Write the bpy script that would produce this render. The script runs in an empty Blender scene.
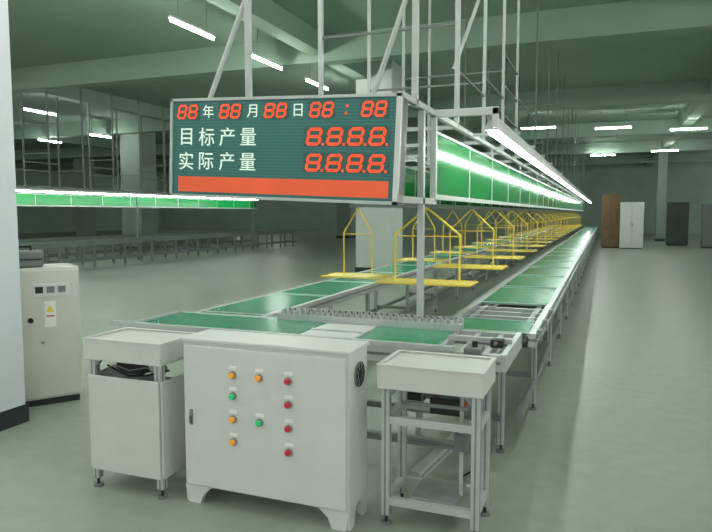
import bpy, bmesh, math, random
from mathutils import Vector, Matrix
random.seed(4)
SC = bpy.context.scene
COL = SC.collection

# ---------------------------------------------------------------- materials
def lin(c):
    o = []
    for v in c:
        v = v/255.0
        o.append(v/12.92 if v <= 0.04045 else ((v+0.055)/1.055)**2.4)
    return (o[0], o[1], o[2], 1.0)

def mat(name, rgb, rough=0.5, metal=0.0, var=0.08, scale=6.0, emis=None, estr=0.0, bump=0.0, spec=0.5):
    m = bpy.data.materials.new(name); m.use_nodes = True
    nt = m.node_tree; b = nt.nodes['Principled BSDF']
    tc = nt.nodes.new('ShaderNodeTexCoord'); n = nt.nodes.new('ShaderNodeTexNoise')
    n.inputs['Scale'].default_value = scale; n.inputs['Detail'].default_value = 4
    nt.links.new(tc.outputs['Object'], n.inputs['Vector'])
    r = nt.nodes.new('ShaderNodeValToRGB')
    c = lin(rgb)
    r.color_ramp.elements[0].position = 0.3; r.color_ramp.elements[1].position = 0.7
    r.color_ramp.elements[0].color = (c[0]*(1-var), c[1]*(1-var), c[2]*(1-var), 1)
    r.color_ramp.elements[1].color = (min(1, c[0]*(1+var)), min(1, c[1]*(1+var)), min(1, c[2]*(1+var)), 1)
    nt.links.new(n.outputs['Fac'], r.inputs['Fac'])
    nt.links.new(r.outputs['Color'], b.inputs['Base Color'])
    b.inputs['Roughness'].default_value = rough
    b.inputs['Metallic'].default_value = metal
    b.inputs['Specular IOR Level'].default_value = spec
    if emis:
        b.inputs['Emission Color'].default_value = lin(emis)
        b.inputs['Emission Strength'].default_value = estr
    return m

M = {}
M['white'] = mat('white_paint', (208, 208, 206), 0.45, var=.03)
M['cream'] = mat('cream_paint', (202, 202, 198), 0.45, var=.03)
M['creamw'] = mat('warm_cream_paint', (206, 204, 196), 0.45, var=.03)
M['pillar'] = mat('pillar_plaster', (218, 221, 228), 0.8, var=0.03, scale=2)
M['alu'] = mat('aluminium', (190, 193, 192), 0.4, 0.3, var=0.06, scale=12)
M['alud'] = mat('aluminium_dull', (138, 143, 142), 0.5, 0.3, var=0.1, scale=12)
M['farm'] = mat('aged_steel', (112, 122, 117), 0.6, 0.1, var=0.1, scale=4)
M['frame'] = mat('frame_paint', (184, 189, 185), 0.5, 0.0)
M['dark'] = mat('dark_parts', (38, 40, 40), 0.6)
M['black'] = mat('black_rubber', (22, 22, 24), 0.6)
M['board'] = mat('green_board', (50, 140, 104), 0.22, var=0.1, scale=3)
M['edge'] = mat('board_edge_strip', (176, 192, 184), 0.4, 0.2)
M['panel'] = mat('green_panel', (16, 132, 62), 0.10, var=0.08, scale=1.5, spec=0.7)
M['yellow'] = mat('yellow_paint_glow', (234, 204, 70), 0.4, var=0.06, emis=(238, 208, 60), estr=0.03)  # faint glow put into the paint so the tray frames look brighter
M['mesh'] = mat('yellow_tray', (222, 198, 92), 0.5, var=0.1, scale=30)
M['red'] = mat('red_button', (190, 25, 50), 0.3, emis=(190, 20, 50), estr=0.15)
M['grn'] = mat('green_button', (50, 185, 110), 0.3, emis=(30, 190, 110), estr=0.2)
M['amb'] = mat('amber_button', (235, 150, 40), 0.3, emis=(240, 140, 30), estr=0.25)
M['tag'] = mat('tag_plate', (236, 236, 232), 0.4)
M['tube'] = mat('fluorescent_tube', (250, 255, 252), 0.4, emis=(240, 255, 248), estr=32)
M['tubec'] = mat('fluorescent_tube_ceiling', (250, 255, 252), 0.4, emis=(246, 252, 244), estr=125)
M['led'] = mat('led_red', (240, 72, 30), 0.5, emis=(250, 76, 34), estr=0.6, var=0.05)
M['ledback'] = mat('led_dim_cells', (46, 92, 84), 0.5, var=0.1, scale=40)
M['strip'] = mat('led_strip_red', (214, 84, 46), 0.5, emis=(228, 88, 46), estr=0.3, var=0.08, scale=3)
M['ledw'] = mat('led_white', (225, 240, 225), 0.5, emis=(225, 245, 228), estr=0.4)
M['brown'] = mat('brown_card', (120, 92, 68), 0.7, var=0.2, scale=3)
M['orange'] = mat('orange_cable', (205, 80, 40), 0.5)
M['stick'] = mat('warning_sticker', (232, 205, 80), 0.5)
M['grey'] = mat('grey_plastic', (112, 116, 116), 0.5)
M['dkgrey'] = mat('dark_grey_steel', (70, 78, 74), 0.55)
M['skirt'] = mat('dark_skirting', (44, 48, 52), 0.5)
M['wall'] = mat('wall_paint', (150, 170, 156), 0.85, var=0.12, scale=0.6)
M['ceil'] = mat('ceiling_concrete', (140, 162, 145), 0.9, var=0.08, scale=0.4)
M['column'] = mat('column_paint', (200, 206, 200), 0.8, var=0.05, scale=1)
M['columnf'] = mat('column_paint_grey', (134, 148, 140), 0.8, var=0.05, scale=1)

# led screen: fine horizontal scan lines
m = bpy.data.materials.new('led_screen'); m.use_nodes = True; nt = m.node_tree; b = nt.nodes['Principled BSDF']
tc = nt.nodes.new('ShaderNodeTexCoord'); w = nt.nodes.new('ShaderNodeTexWave'); w.bands_direction = 'Z'
w.inputs['Scale'].default_value = 16; w.inputs['Distortion'].default_value = 0.3
nt.links.new(tc.outputs['Object'], w.inputs['Vector'])
r = nt.nodes.new('ShaderNodeValToRGB'); r.color_ramp.elements[0].color = lin((30, 86, 83)); r.color_ramp.elements[1].color = lin((46, 102, 97))
nt.links.new(w.outputs['Fac'], r.inputs['Fac']); nt.links.new(r.outputs['Color'], b.inputs['Base Color'])
nt.links.new(r.outputs['Color'], b.inputs['Emission Color']); b.inputs['Emission Strength'].default_value = 0.25
b.inputs['Roughness'].default_value = 0.4
M['screen'] = m

# floor: softly patchy concrete
m = bpy.data.materials.new('polished_concrete'); m.use_nodes = True; nt = m.node_tree; b = nt.nodes['Principled BSDF']
tc = nt.nodes.new('ShaderNodeTexCoord')
n1 = nt.nodes.new('ShaderNodeTexNoise'); n1.inputs['Scale'].default_value = 0.7; n1.inputs['Detail'].default_value = 5
n2 = nt.nodes.new('ShaderNodeTexNoise'); n2.inputs['Scale'].default_value = 8; n2.inputs['Detail'].default_value = 7
nt.links.new(tc.outputs['Object'], n1.inputs['Vector']); nt.links.new(tc.outputs['Object'], n2.inputs['Vector'])
r = nt.nodes.new('ShaderNodeValToRGB'); r.color_ramp.elements[0].position = .3; r.color_ramp.elements[1].position = .7
r.color_ramp.elements[0].color = lin((132, 142, 128)); r.color_ramp.elements[1].color = lin((162, 170, 156))
mx = nt.nodes.new('ShaderNodeMath'); mx.operation = 'MULTIPLY_ADD'; mx.inputs[1].default_value = 0.35
nt.links.new(n2.outputs['Fac'], mx.inputs[0])
ms = nt.nodes.new('ShaderNodeMath'); ms.operation = 'MULTIPLY'; ms.inputs[1].default_value = 0.65
nt.links.new(n1.outputs['Fac'], ms.inputs[0]); nt.links.new(ms.outputs[0], mx.inputs[2])
nt.links.new(mx.outputs[0], r.inputs['Fac']); nt.links.new(r.outputs['Color'], b.inputs['Base Color'])
rr = nt.nodes.new('ShaderNodeMapRange'); rr.inputs[1].default_value = .3; rr.inputs[2].default_value = .7; rr.inputs[3].default_value = 0.32; rr.inputs[4].default_value = 0.44
nt.links.new(n1.outputs['Fac'], rr.inputs[0]); nt.links.new(rr.outputs[0], b.inputs['Roughness'])
M['floor'] = m

# ---------------------------------------------------------------- mesh helpers
class MB:
    def __init__(s):
        s.bm = bmesh.new(); s.mats = []
    def mi(s, k):
        if k not in s.mats: s.mats.append(k)
        return s.mats.index(k)
    def _fin(s, verts, k):
        i = s.mi(k)
        for f in {f for v in verts for f in v.link_faces}: f.material_index = i
    def box(s, c, d, k, bev=0.0, rot=None):
        mt = Matrix.Translation(c) @ (rot.to_4x4() if rot else Matrix()) @ Matrix.Diagonal((d[0], d[1], d[2], 1))
        vs = bmesh.ops.create_cube(s.bm, size=1, matrix=mt)['verts']
        s._fin(vs, k)
        if bev:
            es = list({e for v in vs for e in v.link_edges})
            bmesh.ops.bevel(s.bm, geom=es, offset=bev, segments=2, affect='EDGES', profile=0.5)
        return s
    def b2(s, a, b, k, bev=0.0):
        return s.box([(a[i]+b[i])/2 for i in range(3)], [abs(b[i]-a[i]) for i in range(3)], k, bev)
    def cyl(s, p0, p1, r, k, seg=12, r2=None):
        p0 = Vector(p0); p1 = Vector(p1); d = p1-p0
        q = d.to_track_quat('Z', 'Y').to_matrix().to_4x4()
        mt = Matrix.Translation((p0+p1)/2) @ q
        vs = bmesh.ops.create_cone(s.bm, cap_ends=True, segments=seg, radius1=r, radius2=(r if r2 is None else r2), depth=d.length, matrix=mt)['verts']
        s._fin(vs, k); return s
    def ball(s, c, r, k, seg=10):
        vs = bmesh.ops.create_uvsphere(s.bm, u_segments=seg, v_segments=seg//2+1, radius=r, matrix=Matrix.Translation(c))['verts']
        s._fin(vs, k); return s
    def path(s, pts, r, k, seg=8):
        for a, b in zip(pts[:-1], pts[1:]): s.cyl(a, b, r, k, seg)
        for p in pts[1:-1]: s.ball(p, r, k, 8)
        return s
    def poly(s, pts, ext, k):
        e = Vector(ext); a = [s.bm.verts.new(p) for p in pts]; b = [s.bm.verts.new(Vector(p)+e) for p in pts]
        n = len(pts); fs = [s.bm.faces.new(a), s.bm.faces.new(b[::-1])]
        for i in range(n):
            fs.append(s.bm.faces.new((a[(i+1) % n], a[i], b[i], b[(i+1) % n])))
        for f in fs: f.material_index = s.mi(k)
        bmesh.ops.recalc_face_normals(s.bm, faces=fs)
        return s
    def mesh(s, name):
        me = bpy.data.meshes.new(name); s.bm.to_mesh(me); s.bm.free()
        for k in s.mats: me.materials.append(M[k])
        return me
def B(a, b, k, bev=0.0): return MB().b2(a, b, k, bev)

def thing(name, label, cat, loc=(0, 0, 0), rotz=0.0, mb=None, group=None, rot=None):
    o = bpy.data.objects.new(name, mb.mesh(name) if mb else None)
    if not mb: o.empty_display_size = 0.1
    o.location = loc; o.rotation_euler = rot if rot else (0, 0, rotz)
    o['label'] = label; o['category'] = cat
    if group: o['group'] = group
    COL.objects.link(o); return o

def part(parent, name, mb, loc=(0, 0, 0), label=None, rot=(0, 0, 0)):
    me = mb if isinstance(mb, bpy.types.Mesh) else mb.mesh(name)
    o = bpy.data.objects.new(name, me); o.parent = parent; o.location = loc; o.rotation_euler = rot
    if label: o['label'] = label
    COL.objects.link(o); return o
def parts(parent, name, *mbs, label=None):
    for q in mbs: part(parent, name, q, label=label)

def clone(src, loc, parent=None, **props):
    o = src.copy(); o.location = loc
    if parent: o.parent = parent
    for k, v in props.items(): o[k] = v
    COL.objects.link(o)
    for c in [c for c in src.children]:
        clone(c, c.location.copy(), o)
    return o

def structure(name, mb):
    o = bpy.data.objects.new(name, mb.mesh(name)); o['kind'] = 'structure'; COL.objects.link(o); return o

# ---------------------------------------------------------------- room
X0, X1, Y0, Y1, ZC = -40, 12, -7, 51, 5.2
structure('floor', B((X0, Y0, -0.1), (X1, Y1, 0), 'floor'))
structure('ceiling', B((X0, Y0, ZC), (X1, Y1, ZC+0.2), 'ceil'))
structure('wall_back', B((X0, Y1, 0), (X1, Y1+0.2, ZC), 'wall'))
structure('wall_left', B((X0-0.2, Y0, 0), (X0, Y1, ZC), 'wall'))
for i, y in enumerate((12.5, 20.5, 28.5, 36.5, 44.5)):
    structure('trim_%d' % (i+1), B((X0, y, ZC-0.55), (X1, y+0.35, ZC), 'ceil'))
for i, x in enumerate((-24, -14.9, -5.9, 2.6)):
    structure('trim_%d' % (i+6), B((x, Y0, ZC-0.4), (x+0.35, Y1, ZC), 'ceil'))

def pillar(x, y, w, label, k='column', d=None):
    d = d or w
    p = thing('pillar', label, 'pillar', (x, y, 0))
    part(p, 'shaft', B((-w/2, -d/2, 0), (w/2, d/2, ZC), k, 0.01))
    part(p, 'skirting', B((-w/2-.012, -d/2-.012, 0), (w/2+.012, d/2+.012, 0.13), 'skirt'), label='dark painted skirting band')
    return p
pillar(-4.15, 3.05, 0.6, 'pale bluish-white square plaster pillar with dark skirting', 'pillar')
pillar(-5.4, 15.6, 0.95, 'white square concrete pillar beyond the assembly line', 'column')
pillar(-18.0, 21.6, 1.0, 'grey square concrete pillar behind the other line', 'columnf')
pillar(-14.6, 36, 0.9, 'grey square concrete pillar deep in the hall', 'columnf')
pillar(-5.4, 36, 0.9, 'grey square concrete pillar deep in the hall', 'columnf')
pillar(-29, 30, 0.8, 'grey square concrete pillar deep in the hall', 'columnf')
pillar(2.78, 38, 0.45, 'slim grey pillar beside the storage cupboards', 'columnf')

# ceiling lamps: seen fixtures, plus unseen ones added as fill light
def ceiling_lamp(loc, rotz, label='white fluorescent tube fixture hung from the hall ceiling'):
    o = thing('ceiling_lamp', label, 'lamp', loc, rotz, group='ceiling tube lamps')
    part(o, 'lamp_housing', MB().poly([(-.62, -.03, .03), (-.62, .03, .03), (-.62, .02, .07), (-.62, -.02, .07)], (1.24, 0, 0), 'white'))
    part(o, 'lamp_tube', MB().cyl((-.58, 0, 0), (.58, 0, 0), 0.022, 'tubec', 10))
    parts(o, 'lamp_cord', MB().cyl((-.4, 0, .07), (-.4, 0, ZC-loc[2]), .006, 'alud', 6), MB().cyl((.4, 0, .07), (.4, 0, ZC-loc[2]), .006, 'alud', 6))
    return o
H = math.pi/2
for y in (-3.0, -.5, 1.9, 4.3, 6.7, 9.1, 11.6, 14.0, 16.4): ceiling_lamp((-6.4, y, 4.5), H)  # near end of this row is out of frame, added for fill light
for y in (-3.0, -.5, 1.9, 4.3, 6.7): ceiling_lamp((0.6, y, 4.5), H)  # unseen row over and behind the camera, added to light the foreground
for y in (-3.0, -.5, 1.9, 4.3): ceiling_lamp((-2.9, y, 4.5), H)  # unseen row above the near end of the line, added as fill
for y in (-.5, 1.9, 4.3): ceiling_lamp((-10.5, y, 4.5), H)  # out of frame, added to brighten the floor on the left
for y in (1.9, 4.3, 6.7): ceiling_lamp((-14, y, 4.5), H)  # further unseen fixtures lightening the left floor, added
for p in ((-18, 9), (-18, 12), (-23, 13), (-32, 20), (-38, 27)): ceiling_lamp((p[0], p[1], 4.5), H)  # out of frame far left, added to lighten that side of the hall
for y in (1.9, 4.3, 6.7, 9.1): ceiling_lamp((4.6, y, 4.5), H)  # unseen row on the right, added as fill
for p in ((8, 14), (8, 20), (9, 30), (10.5, 42)): ceiling_lamp((p[0], p[1], 4.5), H)  # out of frame on the right, added to light the far right wall
for p in ((-15.8, 14.7), (-18.5, 20), (-21.8, 20.7), (-24, 17), (-14, 26), (-20, 38), (-28, 46), (-12, 47), (-24, 44), (-18, 47), (-8, 47), (-12, 36), (-34, 46)): ceiling_lamp((p[0], p[1], 4.5), H)  # some seen; the rest mostly behind sign and panel, added to brighten the back
for p in ((-2.3, 23.8), (.17, 24.7), (2.7, 26), (2.6, 34.6), (-.2, 36)): ceiling_lamp((p[0], p[1], 4.5), 0)

# ---------------------------------------------------------------- conveyors
def rail_mb(L, w=.045, h=.085, axis='y', k='alu', k2='alud'):
    mb = MB()
    def bx(a, b, kk):
        if axis == 'x': a = (a[1], a[0], a[2]); b = (b[1], b[0], b[2])
        mb.b2(a, b, kk)
    bx((-w/2, 0, 0), (w/2, L, h*.38), k)
    bx((-w/2+.008, 0, h*.38), (w/2-.008, L, h*.62), k2)
    bx((-w/2, 0, h*.62), (w/2, L, h), k)
    return mb

def leg_mb(h, k='alu', t=.04):
    mb = MB().box((0, 0, .05+(h-.05)/2), (t, t, h-.05), k, .003)
    mb.box((t/2+.0005, 0, .05+(h-.05)/2), (.002, .009, h-.05), 'alud').box((0, -t/2-.0005, .05+(h-.05)/2), (.009, .002, h-.05), 'alud')
    mb.cyl((0, 0, .012), (0, 0, .055), .008, 'dark', 8).cyl((0, 0, 0), (0, 0, .014), .026, 'grey', 12)
    return mb

def arm(x0, x1, y0, y1, label, step=1.5, first=0.3, inset=.09, k='alu', k2='alud', heavy=False):
    L = y1-y0; w = x1-x0; cx = (x0+x1)/2
    o = thing('assembly_conveyor', label, 'conveyor', (cx, y0, 0))
    rz, rh_ = (.62, .135) if heavy else (.667, .085)
    rm = rail_mb(L, h=rh_, k=k, k2=k2).mesh('side_rail')
    for sx in (-1, 1): part(o, 'side_rail', rm, (sx*(w/2-.022), 0, rz))
    lm = rail_mb(L, .04, .06 if heavy else .04, k=k2, k2=k2).mesh('lower_rail')
    for sx in (-1, 1): part(o, 'lower_rail', lm, (sx*(w/2-inset), 0, .2))
    for sx in (-1, 1):
        part(o, 'drive_chain', B((sx*(w/2-.10)-.02, .01, .695), (sx*(w/2-.10)+.02, L-.01, .732), k2), label='steel chain run')
    legm = leg_mb(.665, k, .055 if heavy else .04).mesh('leg'); cb = B((-w/2+.03, -.02, .66), (w/2-.03, .02, .695), k).mesh('cross_bar'); cb2 = B((-w/2+.08, -.018, .24), (w/2-.08, .018, .275), k2).mesh('cross_bar')
    y = first
    n = 0
    while y < L and n < 30:
        for sx in (-1, 1): part(o, 'leg', legm, (sx*(w/2-inset), y, 0))
        part(o, 'cross_bar', cb, (0, y+.04, 0)); part(o, 'cross_bar', cb2, (0, y+.04, 0))
        y += step; n += 1
    return o
LEND = 37.0
armr = arm(-1.0, -.38, 4.06, LEND, 'aluminium-frame assembly conveyor arm beneath the lit lamp row', 1.5, .9)
arml = arm(-2.9, -2.28, 4.06, LEND, 'aluminium-frame assembly conveyor arm on the side facing the hall', 1.5, .9)
part(armr, 'edge_strip', B((.312, .0, .70), (.335, LEND-4.06, .715), 'alud'), label='thin outer edge strip of the rail')
for yy in (.52, .74, .96, 1.18):
    part(armr, 'support_bar', B((-.27, yy-.015, .70), (.27, yy+.015, .735), 'alu'))
for yy in (.1, .5, 1.0):
    part(armr, 'corner_bracket', MB().b2((.31, yy-.035, .755), (.34, yy+.035, .765), 'alud', .002).b2((.332, yy-.035, .69), (.342, yy+.035, .765), 'alud', .002))
part(armr, 'drip_tray', B((-.24, .3, .60), (.24, 6.0, .62), 'dkgrey'), label='dark tray slung under the chain runs')

# end section (cross transfer)
TL = 2.53
o = thing('transfer_conveyor', 'aluminium cross transfer conveyor joining the two line arms', 'conveyor', (-3.0, 3.36, 0))
rm = rail_mb(TL, axis='x').mesh('side_rail')
part(o, 'side_rail', rm, (0, .022, .667)); part(o, 'side_rail', rm, (0, .67, .667))
part(o, 'front_lip', B((-.06, -.004, .752), (2.26, .030, .782), 'alu', .002), label='raised aluminium cross rail along the front edge')
parts(o, 'end_cap', B((-.01, 0, .665), (.02, .69, .757), 'alu'), B((TL-.02, 0, .665), (TL+.01, .69, .757), 'alu'))
legm = leg_mb(.665).mesh('leg')
for x in (.08, 1.3, TL-.1):
    for y in (.05, .63): part(o, 'leg', legm, (x, y, 0))
cb = B((-.02, .03, .66), (.02, .66, .70), 'alu').mesh('cross_bar')
for x in (.08, .62, 1.2, 1.75, 2.1, TL-.1): part(o, 'cross_bar', cb, (x, 0, 0))
part(o, 'lower_rail', rail_mb(2.35, .04, .04, 'x', 'alud'), (.08, .05, .2)); part(o, 'lower_rail', rail_mb(2.35, .04, .04, 'x', 'alud'), (.08, .63, .2))
for yb in (.13, .56):
    part(o, 'drive_chain', B((.03, yb-.02, .695), (TL-.03, yb+.02, .732), 'alud'), label='steel chain run')
for xb in (2.14, 2.28, 2.42):
    part(o, 'support_bar', B((xb-.015, .04, .70), (xb+.015, .66, .742), 'alu'))
part(o, 'drive_motor', MB().cyl((2.0, .35, .45), (2.3, .35, .45), .07, 'grey', 20).b2((1.9, .27, .37), (2.02, .43, .55), 'dark', .01).b2((1.93, .3, .5), (2.25, .4, .68), 'alud'), label='grey geared drive motor')
part(o, 'guide_bracket', MB().b2((2.32, -.03, .755), (2.41, .10, .785), 'grey', .005).cyl((2.37, .03, .78), (2.37, .03, .815), .016, 'black', 12))
part(o, 'stop_rail', MB().b2((2.16, .30, .755), (TL, .335, .785), 'alu', .002), label='short raised aluminium stop rail')
part(o, 'sensor', MB().b2((2.42, .22, .745), (2.49, .29, .79), 'dark', .005).cyl((2.45, .22, .772), (2.45, .20, .772), .01, 'grey', 10))

# roller strip at inner side
o = thing('roller_rail', 'broad aluminium transfer strip with rows of small steel rollers', 'rail', (-2.14, 3.99, .765))
part(o, 'rail_body', MB().b2((0, 0, -.008), (1.3, .11, .022), 'alu', .003).b2((0, .11, -.02), (1.3, .125, .055), 'alu').b2((0, -.012, -.02), (1.3, .0, .03), 'alu'))
rl = MB().cyl((0, 0, 0), (0, 0, .03), .017, 'alu', 12).cyl((0, 0, .03), (0, 0, .036), .007, 'dark', 8).mesh('roller')
for j in range(2):
    for i in range(29): part(o, 'roller', rl, (.035+i*.043+j*.021, .028+j*.052, .022))

# pallet boards
def board_mb(w, l, k='board', e=.012):
    mb = MB().b2((-w/2, -l/2, 0), (w/2, l/2, .014), k, .003)
    for sy in (-1, 1):
        mb.b2((-w/2, sy*(l/2-e/2)-e/2, -.001), (w/2, sy*(l/2-e/2)+e/2, .0165), 'edge')
        for sx in (-1, 1): mb.cyl((sx*(w/2-.05), sy*(l/2-.05), .012), (sx*(w/2-.05), sy*(l/2-.05), .016), .008, 'alud', 10)
    return mb
zb = .737
short = thing('pallet_board', 'short green pallet board with metal edges on the conveyor', 'board', (-.69, 4.30, zb), mb=board_mb(.52, .46), group='green pallet boards')
bd = thing('pallet_board', 'green pallet board with metal edges riding on the conveyor', 'board', (-.69, 5.98, zb), mb=board_mb(.53, 1.14, e=.02), group='green pallet boards')
y = 7.26
while y < LEND-.6:
    clone(bd, (-.69, y, zb)); y += 1.28
y = 4.68
while y < LEND-.6:
    clone(bd, (-2.59, y, zb)); y += 1.19
for x, w, lab in ((-2.64, .62, 'green pallet board at the turning end of the line'), (-2.04, .56, 'green pallet board at the turning end of the line'), (-1.12, .5, 'green pallet board at the turning end of the line')):
    thing('pallet_board', lab, 'board', (x, 3.71, zb), mb=board_mb(w, .58, e=.008), group='green pallet boards')
thing('steel_plate', 'bare pale steel plate lying on the transfer conveyor', 'plate', (-1.57, 3.71, .737), mb=MB().b2((-.18, -.26, 0), (.18, .26, .014), 'white', .003).b2((-.17, -.02, .012), (.17, .0, .024), 'alu'))

# ---------------------------------------------------------------- gantry above the line
XR, XL = -1.12, -2.3
fr = thing('gantry', 'pale grey steel gantry hung from the ceiling above the conveyor', 'gantry', (0, 3.9, 0))
pm = B((-.018, -.018, 2.16), (.018, .018, ZC), 'frame').mesh('pole')
pm2_ = B((-.015, -.015, 2.16), (.015, .015, ZC), 'frame').mesh('pole')
pm3 = B((-.012, -.012, 2.16), (.012, .012, ZC), 'farm').mesh('pole')
ys = [0, 1.2, 2.4, 3.6, 4.8, 7.2, 9.6, 12, 14.4, 16.8, 19.2, 21.6, 24, 26.4, 28.8, 31.2, 32.4]
cb = B((XL, -.015, 2.165), (XR, .015, 2.195), 'frame').mesh('cross_bar')
for y in ys:
    for x in (XL, XR): part(fr, 'pole', pm if y < 1.3 else (pm2_ if y < 5 else pm3), (x, y, 0))
    part(fr, 'cross_bar', cb, (0, y, 0))
part(fr, 'support_post', B((XR-.02, .14, .0), (XR+.02, .18, 2.16), 'alu'), label='aluminium post standing beside the conveyor end')
for x in (XL, XR):
    part(fr, 'long_beam', B((x-.018, -.3, 2.165), (x+.018, 33.1, 2.2), 'frame'))
for a, b in (((-2.67, 0, 2.18), (XL, 0, 2.98)), ((-1.42, 0, 2.18), (XR, 0, 2.98)), ((-1.42, 2.4, 2.9), (XR, 2.4, 3.7))):
    part(fr, 'brace', MB().cyl(a, b, .018, 'frame', 8))
part(fr, 'cross_bar', B((-2.67, -.02, 2.16), (XL, .02, 2.2), 'frame'))
for y, z in ((1.2, 2.98), (2.4, 2.75), (3.6, 3.1), (4.8, 2.9), (7.2, 3.3), (9.6, 2.9)):
    part(fr, 'rung', B((XL, y-.009, z-.009), (XR, y+.009, z+.009), 'farm'))
for y0, y1, z in ((1.2, 2.4, 2.62), (2.4, 3.6, 2.8), (3.6, 4.8, 2.62), (3.6, 4.8, 2.95), (3.6, 4.8, 3.3), (4.8, 7.2, 3.0)):
    part(fr, 'rung', B((XR-.009, y0, z-.009), (XR+.009, y1, z+.009), 'farm'))
part(fr, 'sign_arm', MB().b2((XR-.02, -.3, 1.56), (XR+.02, .5, 1.6), 'frame').b2((XR-.02, .46, 1.58), (XR+.02, .5, 2.2), 'frame'))
part(fr, 'end_arm', MB().b2((XR-.02, .46, 2.155), (XR+.44, .5, 2.205), 'white', .003).b2((XR+.40, .46, 2.07), (XR+.44, .50, 2.2), 'white', .003), label='white arm with drop hook holding the lamp row')
for s, xa in ((1, XR), (-1, XL)):
    am = B((0, -.015, 2.17), (s*.42, .015, 2.195), 'frame').mesh('lamp_arm')
    for y in [v+.6 for v in ys if v > 0]: part(fr, 'lamp_arm', am, (xa, y, 0))
for xa in (XR+.38, XL-.38):
    part(fr, 'lamp_rail', B((xa-.02, .50, 2.13), (xa+.02, 33.1, 2.17), 'frame'))

# green reflector panels
def panel(x, y0, L, lab, k=.45, z0=1.6, kk='panel'):
    p = thing('reflector_panel', lab, 'panel', (x, y0, z0))
    part(p, 'panel_sheet', B((-.004, 0, .03), (.004, L, k), kk))
    part(p, 'lower_trim', B((-.02, -.02, -.005), (.02, L+.02, .03), 'frame'))
    part(p, 'upper_trim', B((-.012, -.02, k), (.012, L+.02, k+.02), 'frame'))
    st = B((-.012, -.012, k+.015), (.012, .012, 2.18-z0), 'frame').mesh('strap')
    dv = B((-.009, -.01, .03), (.009, .01, k), 'frame').mesh('divider')
    yy = 0; i = 0
    while yy < L:
        if i % 2 == 0: part(p, 'strap', st, (0, yy, 0))
        part(p, 'divider', dv, (0, yy, 0)); yy += 1.2; i += 1
panel(XR, 4.42, 32.5, 'long glossy green reflector panel under the gantry')
panel(XL, 4.42, 32.5, 'long glossy green reflector panel on the far side of gantry')

# work lamps
wl = thing('work_lamp', 'bright fluorescent work lamp in a row above the conveyor', 'lamp', (XR+.38, 4.45, 2.05), group='work lamps over the assembly line')
part(wl, 'lamp_housing', MB().poly([(-.045, 0, .015), (.045, 0, .015), (.02, 0, .08), (-.02, 0, .08)], (0, 1.18, 0), 'white'))
part(wl, 'lamp_tube', MB().cyl((0, .02, 0), (0, 1.16, 0), .020, 'tube', 10))
y = 5.65
while y < 36.5:
    clone(wl, (XR+.38, y, 2.05)); y += 1.2
y = 4.45
while y < 36.5:
    clone(wl, (XL-.38, y, 2.05)); y += 1.2

# ---------------------------------------------------------------- hanging trays
rx0, rx1 = -1.95, -1.25
pts = [(rx0, LEND-.2, 1.56)]
cxm = (rx0+rx1)/2; rad = (rx1-rx0)/2
pts.append((rx0, 4.95, 1.56))
for i in range(1, 12):
    a = math.pi+math.pi*i/12
    pts.append((cxm+rad*math.cos(a), 4.95+rad*math.sin(a), 1.56))
pts += [(rx1, 4.95, 1.56), (rx1, LEND-.2, 1.56)]
o = thing('overhead_rail', 'slim U-shaped hanging rail carrying the yellow trays', 'rail', (0, 0, 0))
part(o, 'rail_tube', MB().path(pts, .010, 'alud'))
rh = B((-.006, -.006, 1.56), (.006, .006, 2.17), 'alud').mesh('rail_hanger')
for y in ys[1:]:
    part(o, 'rail_hanger', rh, (rx0, 3.9+y, 0)); part(o, 'rail_hanger', rh, (rx1, 3.9+y, 0))

def hanger(loc, fw, tw, td=.3, label='yellow hanging tray with pointed wire frame', rz=0, r=.0065):
    o = thing('hanging_tray', label, 'hanging tray', loc, rz, group='yellow hanging trays')
    ap = (0, 0, .58)
    f = MB().path([(-fw/2, 0, .005), (-fw/2, 0, .37), ap, (fw/2, 0, .37), (fw/2, 0, .005)], r, 'yellow', 8)
    f.cyl((-fw/2, 0, .36), (fw/2, 0, .36), r*.6, 'yellow', 6)
    part(o, 'tray_frame', f)
    t = MB().b2((-tw/2, -td/2, -.003), (tw/2, td/2, .003), 'mesh')
    for s_ in (-1, 1):
        t.b2((-tw/2, s_*td/2-.004, -.006), (tw/2, s_*td/2+.004, .006), 'yellow')
        t.b2((s_*tw/2-.004, -td/2-.004, -.006), (s_*tw/2+.004, td/2+.004, .006), 'yellow')
    part(o, 'tray', t)
    part(o, 'hook', MB().cyl((0, 0, .57), (0, 0, .60), .007, 'alud', 8), label='short grey steel hook')
    return o
hanger((-1.29, 4.86, .96), .52, .74, .34, 'wide yellow hanging tray at the turn of the rail', r=.008)
ha = hanger((rx1, 6.45, .96), .44, .68, .40)
y = 7.95
while y < 31:
    clone(ha, (rx1, y, .96)); y += 1.5
hl = hanger((rx0-.03, 5.15, .96), .26, .54, .34, 'narrow yellow hanging tray with pointed wire frame')
y = 7.2
while y < 31:
    clone(hl, (rx0, y, .96)); y += 1.5

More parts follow.
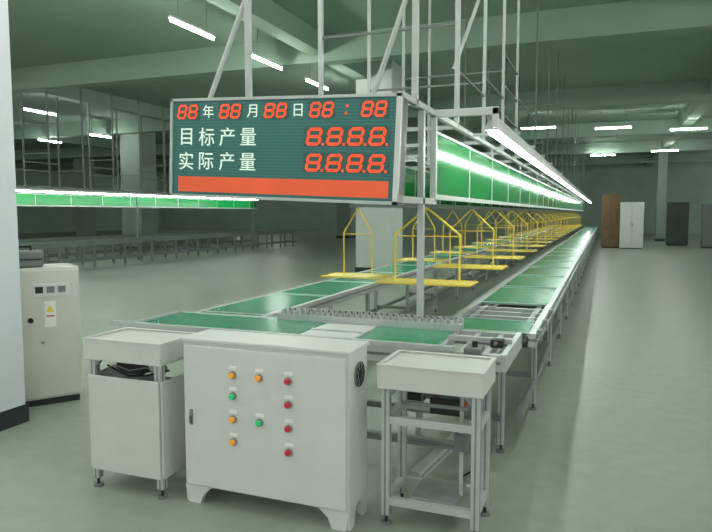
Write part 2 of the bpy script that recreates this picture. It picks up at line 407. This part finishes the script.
# ---------------------------------------------------------------- display sign
SW, SH = 1.6, .64
sg = thing('display_sign', 'teal electronic production board with red digits and white characters', 'sign', (-1.917, 3.585, 1.9), rot=(0, math.radians(2.4), 0))
part(sg, 'sign_housing', B((-SW/2, .012, -SH/2), (SW/2, .12, SH/2), 'alud', .004))
part(sg, 'sign_screen', B((-SW/2+.01, .0, -SH/2+.01), (SW/2-.01, .014, SH/2-.01), 'screen'))
f = MB()
f.b2((-SW/2, -.012, SH/2-.018), (SW/2, .02, SH/2), 'frame').b2((-SW/2, -.012, -SH/2), (SW/2, .02, -SH/2+.018), 'frame')
f.b2((-SW/2, -.012, -SH/2), (-SW/2+.018, .02, SH/2), 'frame').b2((SW/2-.03, -.012, -SH/2), (SW/2, .12, SH/2), 'white')
part(sg, 'sign_border', f)
part(sg, 'led_strip', B((-SW/2+.065, -.005, -SH/2+.036), (SW/2-.06, .002, -SH/2+.135), 'strip'), label='solid red-orange light strip')
def digit_mesh(h, w, t):
    mb = MB(); sl = .18
    def seg(p):
        mb.poly([(x+sl*z, 0, z) for x, z in p], (0, .004, 0), 'led')
    g = t*.08; hh = h/2
    def hor(z):
        seg([(-w/2+t/2+g, z), (-w/2+t+g, z+t/2), (w/2-t-g, z+t/2), (w/2-t/2-g, z), (w/2-t-g, z-t/2), (-w/2+t+g, z-t/2)])
    def ver(x, z0, z1):
        seg([(x, z0+g), (x-t/2, z0+t/2+g), (x-t/2, z1-t/2-g), (x, z1-g), (x+t/2, z1-t/2-g), (x+t/2, z0+t/2+g)])
    hor(hh-t/2); hor(0); hor(-hh+t/2)
    for x in (-w/2+t/2, w/2-t/2):
        ver(x, -hh+t/2, 0); ver(x, 0, hh-t/2)
    return mb.mesh('digit')
d1 = digit_mesh(.092, .070, .014); d2 = digit_mesh(.108, .100, .018)
def z_of(fr_): return SH/2-fr_*SH
cx0 = -1.917
def digs(me, xs, z):
    for x in xs: part(sg, 'digit', me, (x-cx0, -.005, z))
z1, z2, z3 = z_of(.135), z_of(.385), z_of(.63)
for c in (-2.585, -2.262, -1.935, -1.622, -1.285):
    digs(d1, (c-.042, c+.042), z1)
    part(sg, 'digit_backing', B((c-.09-cx0, -.002, z1-.052), (c+.09-cx0, .004, z1+.052), 'ledback'))
for z in (z2, z3):
    digs(d2, [-1.665+i*.136 for i in range(4)], z)
    part(sg, 'digit_backing', B((-1.735-cx0, -.002, z-.06), (-1.18-cx0, .004, z+.06), 'ledback'))
dots = [(-1.455-cx0, z1+.02), (-1.46-cx0, z1-.022)]
for z in (z2, z3):
    for i in range(4): dots.append((-1.665+i*.136+.060-cx0, z-.046))
dm = MB().box((0, 0, 0), (.015, .004, .015), 'led').mesh('digit_point')
for x, z in dots: part(sg, 'digit_point', dm, (x, -.004, z))
def glyph(txt, x, z, size):
    cu = bpy.data.curves.new('txt', 'FONT'); cu.body = txt; cu.size = size; cu.align_x = 'CENTER'; cu.align_y = 'CENTER'; cu.extrude = .002; cu.offset = 0
    t = bpy.data.objects.new('txt', cu); COL.objects.link(t); bpy.context.view_layer.update()
    dg = bpy.context.evaluated_depsgraph_get()
    me = bpy.data.meshes.new_from_object(t.evaluated_get(dg))
    bpy.data.objects.remove(t); me.materials.clear(); me.materials.append(M['ledw'])
    if len(me.vertices):
        xs_ = [v.co.x for v in me.vertices]; ys_ = [v.co.y for v in me.vertices]
        ox = (min(xs_)+max(xs_))/2; oy = (min(ys_)+max(ys_))/2
        for v in me.vertices: v.co.x -= ox; v.co.y -= oy
    part(sg, 'character', me, (x-cx0, -.004, z), rot=(math.pi/2, 0, 0))
for ch_, x in (('年', -2.425), ('月', -2.1), ('日', -1.778)): glyph(ch_, x, z1, .09)
for i, ch_ in enumerate('目标产量'): glyph(ch_, -2.59+i*.155, z2, .125)
for i, ch_ in enumerate('实际产量'): glyph(ch_, -2.59+i*.155, z3, .125)

# ---------------------------------------------------------------- control cabinet
cw, cd, chh = .92, .24, .86
cab = thing('control_cabinet', 'light grey steel control cabinet with coloured push buttons', 'control cabinet', (-1.54, 2.70, 0))
part(cab, 'body', MB().b2((-cw/2, 0, .09), (cw/2, cd, chh), 'white', .006).b2((-cw/2-.008, -.012, chh-.012), (cw/2+.008, cd+.008, chh+.006), 'white', .004))
part(cab, 'door', B((-cw/2+.012, -.016, .10), (cw/2-.012, 0.002, chh-.03), 'white', .005))
for s in (-1, 1):
    for yy in (0, 1):
        ft = MB()
        y_ = -.004 if yy == 0 else cd-.03
        ft.poly([(s*cw/2, y_, .095), (s*(cw/2-.16), y_, .095), (s*(cw/2-.11), y_, .05), (s*(cw/2-.09), y_, 0), (s*(cw/2-.02), y_, 0)], (0, .03, 0), 'white')
        a, b_ = (0, 1) if yy == 0 else (cd, -1)
        ft.poly([(s*cw/2-.015*(s+1), a, .095), (s*cw/2-.015*(s+1), a+b_*.09, .095), (s*cw/2-.015*(s+1), a+b_*.06, 0), (s*cw/2-.015*(s+1), a+b_*.01, 0)], (.03, 0, 0), 'white')
        part(cab, 'foot', ft)
part(cab, 'door_handle', MB().b2((-.412, -.024, .42), (-.396, -.014, .50), 'alud', .002).b2((-.409, -.032, .43), (-.399, -.022, .47), 'black', .002), label='small black lever lock')
bez = MB().cyl((0, 0, 0), (0, -.012, 0), .019, 'alud', 20).mesh('push_button')
cx = -1.54
def btn(x, z, k):
    b_ = part(cab, 'push_button', bez, (x-cx, -.016, z), label={'red': 'red push button', 'grn': 'green push button', 'amb': 'amber indicator button'}[k])
    part(b_, 'button_cap', MB().cyl((0, -.01, 0), (0, -.026, 0), .015, k, 18, .012), (0, 0, 0))
    part(cab, 'button_tag', B((-.022, -.003, -.008), (.022, 0, .008), 'tag'), (x-cx, -.016, z+.036))
for x, z, k in ((-1.695, .70, 'amb'), (-1.546, .70, 'amb'), (-1.387, .70, 'red'), (-1.695, .595, 'grn'), (-1.387, .585, 'red'),
                (-1.695, .478, 'amb'), (-1.546, .478, 'grn'), (-1.387, .468, 'red'), (-1.695, .362, 'amb'), (-1.387, .35, 'red')): btn(x, z, k)
v = MB()
v.cyl((cw/2-.002, cd/2, .73), (cw/2+.008, cd/2, .73), .062, 'alud', 24)
for i in range(8):
    a = i*math.pi/4
    v.cyl((cw/2+.009, cd/2, .73), (cw/2+.009, cd/2+.055*math.cos(a), .73+.055*math.sin(a)), .003, 'dark', 6)
for rr_ in (.02, .04, .056):
    pr = [(cw/2+.009, cd/2+rr_*math.cos(i*math.pi/10), .73+rr_*math.sin(i*math.pi/10)) for i in range(21)]
    v.path(pr, .002, 'dark', 5)
v.cyl((cw/2+.004, cd/2, .73), (cw/2+.012, cd/2, .73), .014, 'dark', 12)
part(cab, 'vent', v, label='round dark fan grille')

# ---------------------------------------------------------------- small tables
def side_table(loc, h, closed, label):
    w, d = .5, .34
    o = thing('side_table', label, 'table', loc)
    ah = .115
    t = MB()
    t.b2((-w/2, 0, h-ah), (w/2, .012, h), 'cream', .003).b2((-w/2, d-.012, h-ah), (w/2, d, h), 'cream', .003)
    t.b2((-w/2, .006, h-ah), (-w/2+.012, d-.006, h), 'cream', .003).b2((w/2-.012, .006, h-ah), (w/2, d-.006, h), 'cream', .003)
    t.b2((-w/2+.003, .003, h-.024), (w/2-.003, d-.003, h-.008), 'cream')
    t.b2((-w/2-.004, -.004, h-.004), (w/2+.004, .018, h+.002), 'cream').b2((-w/2-.004, d-.018, h-.004), (w/2+.004, d+.004, h+.002), 'cream')
    t.b2((-w/2-.004, .018, h-.004), (-w/2+.018, d-.018, h+.002), 'cream').b2((w/2-.018, .018, h-.004), (w/2+.004, d-.018, h+.002), 'cream')
    part(o, 'table_top', t)
    lm = leg_mb(h-ah+.03).mesh('leg')
    for sx in (-1, 1):
        for y in (.04, d-.04): part(o, 'leg', lm, (sx*(w/2-.035), y, 0))
        for y in (.02,):
            part(o, 'corner_bracket', MB().poly([(sx*(w/2-.056), y, h-ah), (sx*(w/2-.10), y, h-ah), (sx*(w/2-.056), y, h-ah-.045)], (0, .02, 0), 'alud'))
    for z in (.12, h-.27):
        parts(o, 'cross_bar', B((-w/2+.055, .025, z-.018), (w/2-.055, .055, z+.018), 'alu'), B((-w/2+.055, d-.055, z-.018), (w/2-.055, d-.025, z+.018), 'alu'))
        parts(o, 'side_bar', B((-w/2+.02, .06, z-.018), (-w/2+.05, d-.06, z+.018), 'alu'), B((w/2-.05, .06, z-.018), (w/2-.02, d-.06, z+.018), 'alu'))
    if closed:
        part(o, 'front_panel', B((-w/2+.03, .006, .11), (w/2-.02, .018, h-.2), 'cream', .002))
        parts(o, 'side_panel', B((w/2-.018, .02, .11), (w/2-.006, d-.02, h-.2), 'cream', .002), B((-w/2+.006, .02, .11), (-w/2+.018, d-.02, h-.2), 'cream', .002))
        part(o, 'wiring_box', B((-.12, .1, h-.2), (.05, .22, h-.11), 'dark', .004), label='dark electrical box under the top')
        part(o, 'relay', MB().cyl((.08, .15, h-.17), (.16, .15, h-.17), .025, 'grey', 12))
        z0 = h-.17
        part(o, 'cable', MB().path([(-.2, .12, z0), (-.12, .12, z0-.03), (-.02, .08, z0-.035), (.08, .1, z0-.03), (.2, .14, z0)], .006, 'black', 6))
        part(o, 'cable', MB().path([(-.2, .09, z0-.02), (-.1, .07, z0+.02), (0, .06, z0), (.1, .08, z0+.02), (.2, .09, z0-.03)], .004, 'grey', 6))
    else:
        part(o, 'tension_block', B((-.05, d-.12, h-.28), (.1, d-.02, h-.2), 'dark', .003))
        part(o, 'pulley', MB().cyl((.1, d-.07, h-.27), (.18, d-.07, h-.27), .03, 'alud', 14))
        part(o, 'foot_plate', B((-.1, .05, .135), (.12, d-.05, .15), 'alud', .003))
        part(o, 'guide_rod', MB().cyl((-.16, .1, h-.20), (.16, .1, h-.20), .010, 'alud', 10))
        part(o, 'guide_rod', MB().cyl((.12, .17, .14), (.12, .17, h-.12), .010, 'alu', 10))
        part(o, 'slide_block', B((.09, .13, h-.42), (.15, .21, h-.34), 'grey', .004))
    return o
side_table((-2.35, 2.64, 0), .83, True, 'pale-topped small table with closed lower panels beside cabinet')
side_table((-.73, 2.80, 0), .79, False, 'pale-topped small table on an open aluminium frame')

# floor bits beneath the line
thing('profile_bar', 'spare aluminium profile bar lying on the floor', 'bar', (-.93, 3.5, 0), mb=MB().box((0, .35, .03), (.06, 1.0, .06), 'alu', .003).box((.0305, .35, .03), (.002, 1.0, .012), 'alud'), rotz=-.12)
def wob(p, n, amp, s):
    random.seed(s); out = []
    for i in range(n+1):
        t = i/n
        out.append((p[0][0]+(p[1][0]-p[0][0])*t+random.uniform(-amp, amp), p[0][1]+(p[1][1]-p[0][1])*t+random.uniform(-amp, amp), .008))
    return out
thing('cable', 'orange-red power cable looping down beneath the conveyor', 'cable', mb=MB().path([(-.98, 3.6, .66), (-.93, 3.62, .45), (-.86, 3.6, .36), (-.76, 3.58, .34), (-.7, 3.6, .42), (-.68, 3.64, .66)], .009, 'orange', 6))
thing('cable', 'black power cable trailing across the floor', 'cable', mb=MB().path(wob(((-.7, 3.2), (-.66, 4.1)), 10, .03, 3), .006, 'black', 6))

# ---------------------------------------------------------------- electrical cabinet by the pillar
ang = math.atan2(.82, .572)
ec = thing('electrical_cabinet', 'pale floor-standing electrical cabinet with meters and warning sticker', 'cabinet', (-4.2, 3.46, 0), ang)
W = .56
part(ec, 'body', MB().b2((0, 0, .05), (W, .42, 1.08), 'creamw', .008).b2((.02, .02, 0), (W-.02, .40, .05), 'skirt'))
part(ec, 'door', B((.015, -.014, .07), (W-.015, .002, 1.06), 'creamw', .004))
part(ec, 'meter_panel', B((.22, -.02, .855), (.48, -.012, .955), 'white', .002), label='white instrument plate')
for i in range(3):
    part(ec, 'meter', B((.24+i*.08, -.023, .885), (.295+i*.08, -.018, .935), 'grey' if i else 'dark'))
s = MB().b2((.30, -.018, .62), (.38, -.014, .82), 'tag').poly([(.31, -.02, .735), (.37, -.02, .735), (.34, -.02, .79)], (0, .003, 0), 'stick').b2((.31, -.021, .70), (.37, -.017, .71), 'red')
part(ec, 'warning_sticker', s, label='white sticker with yellow warning triangle')
part(ec, 'knob', MB().cyl((.2, -.012, .68), (.2, -.035, .68), .02, 'black', 16))
part(ec, 'keyhole', MB().cyl((.28, -.012, .5), (.28, -.02, .5), .012, 'alud', 12))
thing('tool_case', 'dark grey case with handle resting on electrical cabinet', 'case', (-4.19, 3.67, 1.08), ang, mb=MB().b2((-.12, -.08, 0), (.14, .1, .13), 'grey', .02).b2((-.11, -.085, .06), (.13, .105, .07), 'dark').path([(-.05, 0, .12), (-.05, 0, .16), (.06, 0, .16), (.06, 0, .12)], .008, 'black'))

# ---------------------------------------------------------------- second line across the hall
def far_line(x0, y0, y1, lab):
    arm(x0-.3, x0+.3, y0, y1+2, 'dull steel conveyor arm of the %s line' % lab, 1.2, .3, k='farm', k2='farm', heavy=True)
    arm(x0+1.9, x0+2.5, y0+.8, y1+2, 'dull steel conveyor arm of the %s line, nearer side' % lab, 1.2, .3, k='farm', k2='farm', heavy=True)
    f = thing('gantry', 'grey gantry hung over the %s line' % lab, 'gantry', (x0+.65, y0, 0))
    y = .5
    pm2 = B((-.02, -.02, 2.2), (.02, .02, ZC), 'farm').mesh('pole')
    am2 = B((0, -.02, 2.17), (1.27, .02, 2.2), 'farm').mesh('lamp_arm')
    rg = B((0, -.015, -.015), (.9, .015, .015), 'farm').mesh('rung')
    ly = B((-.015, 0, -.015), (.015, 1.2, .015), 'farm').mesh('rung')
    i = 0
    while y < y1-y0:
        part(f, 'pole', pm2, (0, y, 0)); part(f, 'pole', pm2, (.9, y, 0)); part(f, 'lamp_arm', am2, (0, y, 0))
        if i % 2 == 0: part(f, 'rung', rg, (0, y, 2.7)); part(f, 'rung', ly, (.9, y, 2.6))
        else: part(f, 'rung', rg, (0, y, 3.1)); part(f, 'rung', ly, (0, y, 2.9))
        y += 1.2; i += 1
    for yp in (.5, (y1-y0)/2, y1-y0-.3):
        part(f, 'support_post', B((.875, yp-.025, 0), (.925, yp+.025, 2.2), 'farm'), label='grey post standing on the floor')
    parts(f, 'long_beam', B((-.025, 0, 2.165), (.025, y1-y0, 2.2), 'farm'), B((.875, 0, 2.165), (.925, y1-y0, 2.2), 'farm'))
    part(f, 'lamp_rail', B((1.225, 0, 2.13), (1.275, y1-y0, 2.17), 'farm'))
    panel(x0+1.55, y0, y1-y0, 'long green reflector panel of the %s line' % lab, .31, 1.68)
    y = y0+.1
    while y < y1-1.1:
        clone(wl, (x0+1.9, y, 2.05), group='work lamps over the %s line' % lab, label='bright fluorescent work lamp over the %s line' % lab); y += 1.2
far_line(-15.4, 9.0, 24, 'neighbouring')

# ---------------------------------------------------------------- far furniture
def cupboard(x, y, w, d, h, k, label, name='cupboard'):
    o = thing(name, label, name.replace('_', ' '), (x, y, 0))
    part(o, 'body', MB().b2((-w/2, 0, .04), (w/2, d, h), k, .01).b2((-w/2+.03, .03, 0), (w/2-.03, d-.03, .04), 'dark'))
    for s in (-1, 1):
        dr = part(o, 'door', B((min(s*.006, s*(w/2-.01)), -.018, .08), (max(s*.006, s*(w/2-.01)), .002, h-.04), k, .004))
        part(dr, 'handle', B((s*.04-.008, -.04, h*.48), (s*.04+.008, -.015, h*.56), 'dark'))
cupboard(1.05, 29, .9, .5, 1.95, 'white', 'tall white two-door cupboard standing at the hall end')
cupboard(.25, 29.6, .75, .5, 2.3, 'brown', 'tall brown two-door cupboard beside the white one')
cupboard(3.15, 33, .9, .5, 2.0, 'dkgrey', 'dark grey two-door cupboard near slim pillar')
cupboard(4.4, 31, 1.0, .5, 1.9, 'grey', 'grey steel cupboard by the side of the hall')

# ---------------------------------------------------------------- world, camera
wd = bpy.data.worlds.new('World'); SC.world = wd; wd.use_nodes = True
bg = wd.node_tree.nodes['Background']; bg.inputs[0].default_value = (.95, .98, .955, 1); bg.inputs[1].default_value = 1.08

cam = bpy.data.cameras.new('Camera'); co = bpy.data.objects.new('Camera', cam); COL.objects.link(co)
co.location = (0, 0, 1.5); co.rotation_euler = (math.radians(90-4.73), 0, math.radians(21.2))
cam.sensor_width = 36; cam.lens = 640/712*36; cam.clip_end = 200
SC.camera = co
SC.view_settings.view_transform = 'Standard'
